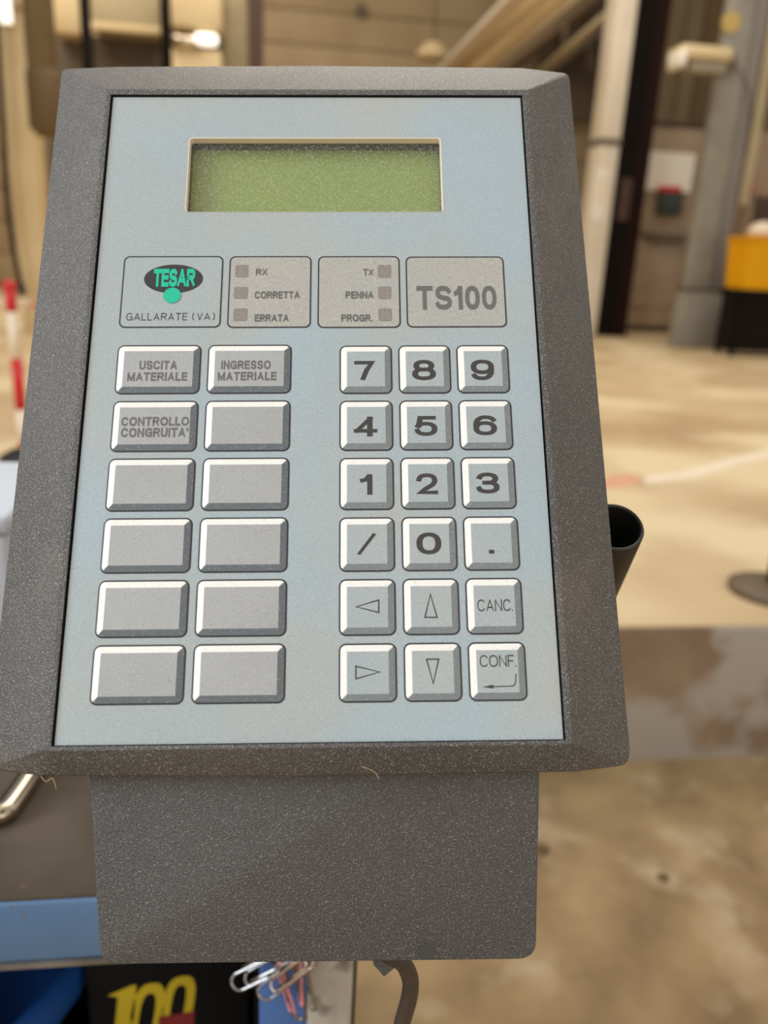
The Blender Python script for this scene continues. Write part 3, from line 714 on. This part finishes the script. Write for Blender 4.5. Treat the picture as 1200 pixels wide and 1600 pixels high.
# keys
def key(x0, x1, y0, y1, capm, dark, right, label=None):
    LW = .00055; BV = .0021; R_ = .0024; H_ = .0007
    A = rrect(x0, x1, y0, y1, R_, .0001, SEG); B = rrect(x0 + LW, x1 - LW, y0 + LW, y1 - LW, R_ - LW, .0002, SEG)
    Cc = [Vector((x, y, H_)) for x, y in ((x1 - LW - BV, y1 - LW - BV), (x0 + LW + BV, y1 - LW - BV), (x0 + LW + BV, y0 + LW + BV), (x1 - LW - BV, y0 + LW + BV))]
    S = SEG + 1; V = [pw(p) for p in A + B + Cc]; n = len(A); Fc = []; mi = []
    for i in range(n): Fc.append((i, (i + 1) % n, n + (i + 1) % n, n + i)); mi.append(0)
    # colour of each side: 0 right, 1 top, 2 left, 3 bottom
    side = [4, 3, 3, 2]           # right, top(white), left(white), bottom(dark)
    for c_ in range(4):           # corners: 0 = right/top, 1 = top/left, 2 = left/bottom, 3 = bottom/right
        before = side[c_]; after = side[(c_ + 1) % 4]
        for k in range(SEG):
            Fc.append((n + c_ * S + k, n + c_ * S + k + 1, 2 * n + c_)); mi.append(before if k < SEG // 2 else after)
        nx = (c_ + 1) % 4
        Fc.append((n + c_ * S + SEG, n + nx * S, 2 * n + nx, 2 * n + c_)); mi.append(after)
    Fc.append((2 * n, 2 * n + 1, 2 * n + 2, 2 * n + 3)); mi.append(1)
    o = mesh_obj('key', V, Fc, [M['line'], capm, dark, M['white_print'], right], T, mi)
    if label: o['label'] = label
    return o
ZK = .00074
rows = [.5618, .4746, .3875, .3004, .2136, .1268]
KH = .0778 * PH
LC = [(.0611, .2478), (.2623, .4490)]
RC = [(.5556, .6730), (.6868, .8037), (.8170, .9345)]
fn = {(0, 0): [('USCITA', 218, 276.7, 563.6, 577.5), ('MATERIALE', 199, 292.6, 581.7, 595.3)],
      (0, 1): [('INGRESSO', 345.5, 423, 563.3, 576.9), ('MATERIALE', 340.2, 432, 581, 594.5)],
      (1, 0): [('CONTROLLO', 189.7, 295.4, 651.4, 665.5), ("CONGRUITA'", 189.2, 294, 668.4, 683)]}
for r in range(6):
    for c in range(2):
        lines = fn.get((r, c))
        vt = (rows[r] + (.0012 if r == 0 else .0004)) * PH
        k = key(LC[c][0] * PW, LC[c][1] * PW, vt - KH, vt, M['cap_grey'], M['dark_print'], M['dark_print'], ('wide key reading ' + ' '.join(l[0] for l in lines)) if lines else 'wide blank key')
        for ln in lines or []: legend(ln[0], .23, ln[1], ln[2], ln[3], ln[4], M['ink_soft'], k, ZK, gap=.13)
num = [[('7', 553.5, 586.5, 564, 594), ('8', 643.8, 681, 562.4, 594), ('9', 735.6, 772, 562, 594)],
       [('4', 552.6, 589.5, 651, 682), ('5', 647, 683.4, 650, 681), ('6', 739.5, 776.4, 649, 680)],
       [('1', 562, 582.5, 741, 773), ('2', 650, 684, 739.6, 772.3), ('3', 743.6, 781, 738.4, 771)],
       [('/', 557.6, 588, 833, 867), ('0', 650.6, 689.6, 832, 866), ('.', 764, 772.4, 859, 865)],
       [('L', 0, 0, 0, 0), ('U', 0, 0, 0, 0), ('CANC.', 746, 801, 936.4, 955)],
       [('R', 0, 0, 0, 0), ('D', 0, 0, 0, 0), ('CONF.', 749.6, 806.5, 1023.4, 1042)]]
tri = {'L': [(556.4, 948), (591.8, 937.6), (591.8, 957)], 'U': [(672.5, 928.6), (683, 964.6), (664, 964.6)],
       'R': [(593.6, 1050), (556, 1060.6), (556, 1041)], 'D': [(677, 1068), (666.5, 1030), (685.4, 1030)]}
words = {'L': 'left arrow', 'U': 'up arrow', 'R': 'right arrow', 'D': 'down arrow'}
def face_strokes(name, lines, t, m, parent, z=ZK):
    V, Fc = [], []
    for pl in lines:
        q = []; stroke([tuple(pan(x, y, z)[:2]) for x, y in pl], t, q, -9, 9)
        for quad in q:
            n = len(V); V += [P2W((p[0], p[1], z)) for p in quad]; Fc.append((n, n + 1, n + 2, n + 3))
    return V, Fc
for r in range(6):
    for c in range(3):
        s, x0, x1, yt, yb = num[r][c]
        vt = (rows[r] - .0008) * PH
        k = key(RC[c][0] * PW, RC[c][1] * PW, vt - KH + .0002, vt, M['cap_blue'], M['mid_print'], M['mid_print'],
                'square key marked ' + (words[s] if s in words and x0 == 0 else ('full stop' if s == '.' else s)))
        if x0 == 0:
            p = tri[s]; V, Fc = face_strokes('legend', [p + [p[0]]], .00045, M['ink'], k); flat_obj('legend', V, Fc, M['ink'], k)
        elif s == '.':
            put_quads('legend', [[(0, 0), (1, 0), (1, 1), (0, 1)]], 1, x0, x1, yt, yb, ZK, M['ink'], k)
        elif len(s) == 1:
            q, tw = text_quads(s, .18 if s != '/' else .15)
            # figures are extended: fit to the measured box, uprights come out thicker than bars
            put_quads('legend', q, tw, x0, x1, yt, yb, ZK, M['ink'], k)
        else:
            legend(s, .115, x0, x1, yt, yb, M['ink'], k, ZK, gap=.14)
            if s == 'CONF.':
                V, Fc = face_strokes('return_arrow', [[(806, 1054), (805.6, 1066), (804, 1070), (801, 1072), (771, 1073)]], .00035, M['ink'], k)
                n_ = len(V); V += [P2W(pan(x, y, ZK)) for x, y in ((753.5, 1073.4), (771, 1069.8), (771, 1076))]; Fc.append((n_, n_ + 1, n_ + 2))
                flat_obj('return_arrow', V, Fc, M['ink'], k)
# info boxes
def info(x0, x1, yt, yb, fill, label):
    a = pan(x0, (yt + yb) / 2); b = pan(x1, (yt + yb) / 2); t_ = pan((x0 + x1) / 2, yt); d = pan((x0 + x1) / 2, yb)
    A = rrect(a.x, b.x, d.y, t_.y, .0022, .00012, SEG); B = rrect(a.x + .00052, b.x - .00052, d.y + .00052, t_.y - .00052, .0018, .00012, SEG); n = len(A)
    Fc = [(i, (i + 1) % n, n + (i + 1) % n, n + i) for i in range(n)] + [tuple(range(n, 2 * n))]
    o = flat_obj('info_box', [P2W(p) for p in A + B], Fc, [M['line'], fill], T, [0] * n + [1]); o['label'] = label; return o
ZI = .00022
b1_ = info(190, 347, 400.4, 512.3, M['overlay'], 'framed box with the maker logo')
b2_ = info(356.9, 486.3, 400.4, 512.5, M['info_fill'], 'framed box reading RX CORRETTA ERRATA')
b3_ = info(496.5, 625.3, 400.4, 512.6, M['info_fill'], 'framed box reading TX PENNA PROGR.')
b4_ = info(634.6, 789.5, 401, 511.8, M['info_fill'], 'framed box reading TS100')
def ell(name, x0, x1, yt, yb, z, m, parent):
    a = pan(x0, (yt + yb) / 2, z); b = pan(x1, (yt + yb) / 2, z); t_ = pan((x0 + x1) / 2, yt, z); d = pan((x0 + x1) / 2, yb, z); K = 40
    V = [P2W(((a.x + b.x) / 2 + (b.x - a.x) / 2 * math.cos(2 * math.pi * i / K), (t_.y + d.y) / 2 + (t_.y - d.y) / 2 * math.sin(2 * math.pi * i / K), z)) for i in range(K)]
    return flat_obj(name, V, [tuple(range(K))], m, parent)
ell('logo_ellipse', 225, 317, 413.4, 458, ZI, M['black_ink'], b1_)
ell('logo_dot', 255, 282.6, 449.4, 473.5, ZI + .00014, M['teal'], b1_)
legend('TESAR', .25, 240, 305, 420, 448, M['teal'], b1_, ZI + .00005, gap=.01)
legend('GALLARATE (VA)', .11, 197.4, 335.6, 489, 500.4, M['ink'], b1_, ZI, gap=.24)
for s, x0, x1, yt, yb in (('RX', 400, 417.8, 419.7, 430), ('CORRETTA', 398, 468, 455, 466.4), ('ERRATA', 398, 451, 491, 502.4)): legend(s, .22, x0, x1, yt, yb, M['ink_soft'], b2_, ZI, gap=.13)
for s, x0, x1, yt, yb in (('TX', 567.6, 583.5, 420, 430.4), ('PENNA', 540, 583.5, 455, 466.4), ('PROGR.', 533.4, 582, 491, 502.4)): legend(s, .22, x0, x1, yt, yb, M['ink_soft'], b3_, ZI, gap=.13)
legend('TS100', .2, 651, 775.5, 446.6, 483.5, M['ink_soft'], b4_, ZI, gap=.13)
def square(x0, x1, yt, yb, parent):
    a = pan(x0, (yt + yb) / 2); b = pan(x1, (yt + yb) / 2); t_ = pan((x0 + x1) / 2, yt); d = pan((x0 + x1) / 2, yb)
    A = rrect(a.x, b.x, d.y, t_.y, .0006, ZI, SEG); flat_obj('indicator_window', [P2W(p) for p in A], [tuple(range(len(A)))], M['led'], parent)
for q in ((367.7, 388, 414.6, 433.3), (366, 387, 448.6, 467), (365, 386.4, 482.3, 501.5)): square(*q, b2_)
for q in ((590.4, 610.8, 414.5, 434), (591, 611, 448, 467.3), (591.3, 612, 482.3, 501.8)): square(*q, b3_)

# lower body of the terminal (behind and below the head)
def lowz(y): return -.012 + .41 * (y + .0065)
ln_ = Vector((0, -.41, 1)).normalized()
def low(px, py):
    r = ray(px, py); o = PO + pb * -.0065 + pn * -.012; nn = (pb * ln_.y + pn * ln_.z)
    return CAM + r * ((o - CAM).dot(nn) / r.dot(nn))
fr = [low(138.5, 1213), low(844, 1205), low(838.5, 1499.5), low(155, 1508)]
upv = (fr[0] - fr[3]).normalized(); nn = (pb * ln_.y + pn * ln_.z).normalized()
fr[0] = fr[0] + upv * .03; fr[1] = fr[1] + upv * .03
def rc(p, a, b, r):
    A = p + (a - p).normalized() * r; B = p + (b - p).normalized() * r
    return [A * (1 - t) ** 2 + p * 2 * t * (1 - t) + B * t * t for t in [k / 6 for k in range(7)]]
loop = [fr[0], fr[1]] + rc(fr[2], fr[1], fr[3], .0062) + rc(fr[3], fr[2], fr[0], .0062)
cf = sum(loop, Vector()) / len(loop)
def sh(s, d): return [cf + (p - cf) * s - nn * d for p in loop]
L_ = [sh(.993, 0), sh(1, .0012), sh(.985, .045)]; n = len(loop); V = sum(L_, []); Fc = [tuple(range(n)), tuple(range(2 * n, 3 * n))]
for k in range(2):
    for i in range(n): Fc.append((k * n + i, k * n + (i + 1) % n, (k + 1) * n + (i + 1) % n, (k + 1) * n + i))
lb = mesh_obj('lower_body', V, Fc, M['stand'], T); bevel(lb, .0008, 2, 20)
c = low(666, 1487) + nn * .0001; K = 20
flat_obj('round_mark', [c + pa * .0031 * math.cos(2 * math.pi * i / K) + upv * .0030 * math.sin(2 * math.pi * i / K) for i in range(K)], [tuple(range(K))], M['gap'], T).data.materials[0] = mat('round_mark', (64, 62, 61), .6)
# pen holder tube
mc = dep(961, 822, .318); dirv = (ROT @ Vector((0.0, -.60, -.80))).normalized()
Rt = .0116
def rings_tube(path_r):
    s = dirv.cross(Vector((1, 0, 0))).normalized(); s2 = dirv.cross(s); K = 36
    V = [mc + dirv * d + s * r * math.cos(2 * math.pi * k / K) + s2 * r * math.sin(2 * math.pi * k / K) for d, r in path_r for k in range(K)]
    Fc = [(i * K + k, i * K + (k + 1) % K, (i + 1) * K + (k + 1) % K, (i + 1) * K + k) for i in range(len(path_r) - 1) for k in range(K)]
    return V, Fc, K
V, Fc, K = rings_tube([(.11, Rt - .0016), (.0008, Rt - .0016), (0, Rt - .0011), (0, Rt - .0005), (.0008, Rt), (.115, Rt)]); Fc.append(tuple(range(5 * K, 6 * K)))
ph = mesh_obj('pen_holder', V, Fc, [M['tube'], M['tube_in']], T, smooth=True)
for p in ph.data.polygons:
    if p.index < K: p.material_index = 1
ph['label'] = 'black open ended pen holder tube'
# support: post on the bench and bracket into the back of the housing
hb = P2W((PW / 2, PH * .35, -.038))
pt = Vector((post_base.x, post_base.y, hb.z))
v, f = cyl(post_base + Vector((0, 0, .006)), pt + Vector((0, 0, .01)), .014, 16); mesh_obj('support_post', v, f, M['tube'], T, smooth=True)
v, f = cyl(post_base, post_base + Vector((0, 0, .006)), .045, 28); mesh_obj('foot_plate', v, f, M['tube'], T)
v, f = cyl(pt, hb, .011, 16); mesh_obj('bracket', v, f, M['tube'], T, smooth=True)
mh = mc + dirv * .06; hb2 = P2W((PW - .02, PH * .30, -.036))
v, f = cyl(mh, hb2, .006, 12); mesh_obj('holder_arm', v, f, M['tube'], T, smooth=True)
# black cable hanging behind the lower body
t = thing('black_cable', 'thick dark curved cable hanging below the terminal, right of the bench leg', 'cable', dep(628, 1600, .328))
cp_ = [dep(596, 1440, .305), dep(602, 1486, .308), dep(628, 1503, .313), dep(641, 1530, .318), dep(639, 1560, .322), dep(628, 1600, .328), dep(606, 1690, .34)]
e_ = cp_[-1]; cp_ += [Vector((e_.x - .03, e_.y + .04, e_.z - .15)), Vector((XR + .03, Yd + .05, .45)), Vector((XR + .05, Yd + .1, .02)), Vector((XR + .2, Yd + .25, .006))]
v, f = tube(smooth_path(cp_, 6), .0034, 12); mesh_obj('sheath', v, f, M['rubber'], t, smooth=True)
q = [dep(x, y, .312) for x, y in ((578, 1480), (626, 1480), (622, 1508), (600, 1526), (584, 1508))]; n = 5; bk = ROT @ Vector((0, 0, -.003))
V = q + [p + bk for p in q]; mesh_obj('clamp', V, [tuple(range(n)), tuple(range(n, 2 * n))] + [(i, (i + 1) % n, n + (i + 1) % n, n + i) for i in range(n)], M['stand'], t)

# paper clips hanging from a magnet under the terminal
def clip_path(Lc, wc):
    p = [(.28 * Lc, .5 * wc), (Lc - .5 * wc, .5 * wc)]
    p += [(Lc - .5 * wc + .5 * wc * math.cos(a), .5 * wc * math.sin(a)) for a in [math.pi / 2 - k * math.pi / 8 for k in range(1, 9)]]
    p += [(.42 * wc, -.5 * wc)] + [(.42 * wc - .42 * wc * math.sin(a), -.08 * wc - .42 * wc * math.cos(a)) for a in [k * math.pi / 8 for k in range(1, 9)]]
    p += [(.76 * Lc, .34 * wc)] + [(.76 * Lc + .32 * wc * math.sin(a), .02 * wc + .32 * wc * math.cos(a)) for a in [k * math.pi / 8 for k in range(1, 9)]]
    p += [(.3 * Lc, -.30 * wc)]
    return p
MG = at(445, 1484, Yd - .003)
t = thing('magnet', 'round dark magnet on the blue bench rail holding the paper clips', 'magnet', MG)
v, f = cyl(MG + Vector((0, .003, 0)), MG - Vector((0, .003, 0)), .010, 24); mesh_obj('disc', v, f, M['black'], t, smooth=True)
clips = [  # end A px, end B px, depth, width px, material, twist, label
 ((362, 1537), (446, 1500), .342, 27, 'steel_clip', .1, 'silver paper clip lying leftmost in the hanging bunch'),
 ((383, 1531), (458, 1494), .345, 22, 'steel_clip', .5, 'silver paper clip tucked just inside the leftmost clip of the bunch'),
 ((404, 1555), (488, 1497), .335, 27, 'steel_clip', .0, 'bright silver paper clip slanting across the front of the bunch'),
 ((456, 1581), (430, 1494), .343, 16, 'pink_clip', .9, 'pink paper clip hanging in the middle of the bunch'),
 ((467, 1592), (452, 1500), .338, 24, 'bronze_clip', .3, 'darker bronze paper clip hanging lowest in the bunch'),
 ((483, 1578), (464, 1492), .347, 24, 'steel_clip', .5, 'thin silver paper clip hanging rightmost in the bunch'),
 ((424, 1542), (489, 1500), .331, 20, 'bronze_clip', .7, 'brownish paper clip crossing behind the bright silver one'),
 ((470, 1568), (466, 1495), .340, 18, 'pink_clip', 1.2, 'pink paper clip seen edge on beside the bronze clip'),
]
right = ROT @ Vector((1, 0, 0)); up = ROT @ Vector((0, 1, 0)); fw = ROT @ Vector((0, 0, -1))
for A, B, d, wpx, mm, tw, lab in clips:
    off = .0035 + (.347 - d) * .8; a = at(A[0], A[1], Yd - off); b = at(B[0], B[1] - 4, Yd - off - .001); d = -(ROT.transposed() @ (a - CAM)).z; ax = (b - a).normalized(); Lc = max((b - a).length, .024); wc = max(wpx * 1.15 / F * d, .0062)
    sd = ax.cross(fw).normalized(); sd = (sd * math.cos(tw) + fw * math.sin(tw)).normalized()
    pth = smooth_path([a + ax * p[0] + sd * p[1] for p in clip_path(Lc, wc)], 2)
    v, f = tube(pth, .0008, 8)
    o = mesh_obj('paper_clip', v, f, M[mm], smooth=True, origin=a); tag(o, lab, 'paper clip', 'paper clips hanging on the bench magnet')

# fibres caught on the lower edge
for pts, lab in (([(560, 1196), (575, 1201), (586, 1207), (592, 1217)], 'tiny tan fibre caught on the middle of the lower housing edge'),
                 ([(64, 1213), (72, 1221), (82, 1216), (88, 1232)], 'tiny curled fibre under the lower left housing edge')):
    zz0 = -.004
    path = smooth_path([P2W(pan(x, y, zz0)) for x, y in pts], 5); v, f = tube(path, .00014, 5)
    tag(mesh_obj('fibre', v, f, M['fibre'], smooth=True), lab, 'fibre')

# tidy helper properties
for o in bpy.data.objects:
    if 'o' in o: del o['o']
print("DBG", Ye, ZU, Yd, ZD, YR, XR)
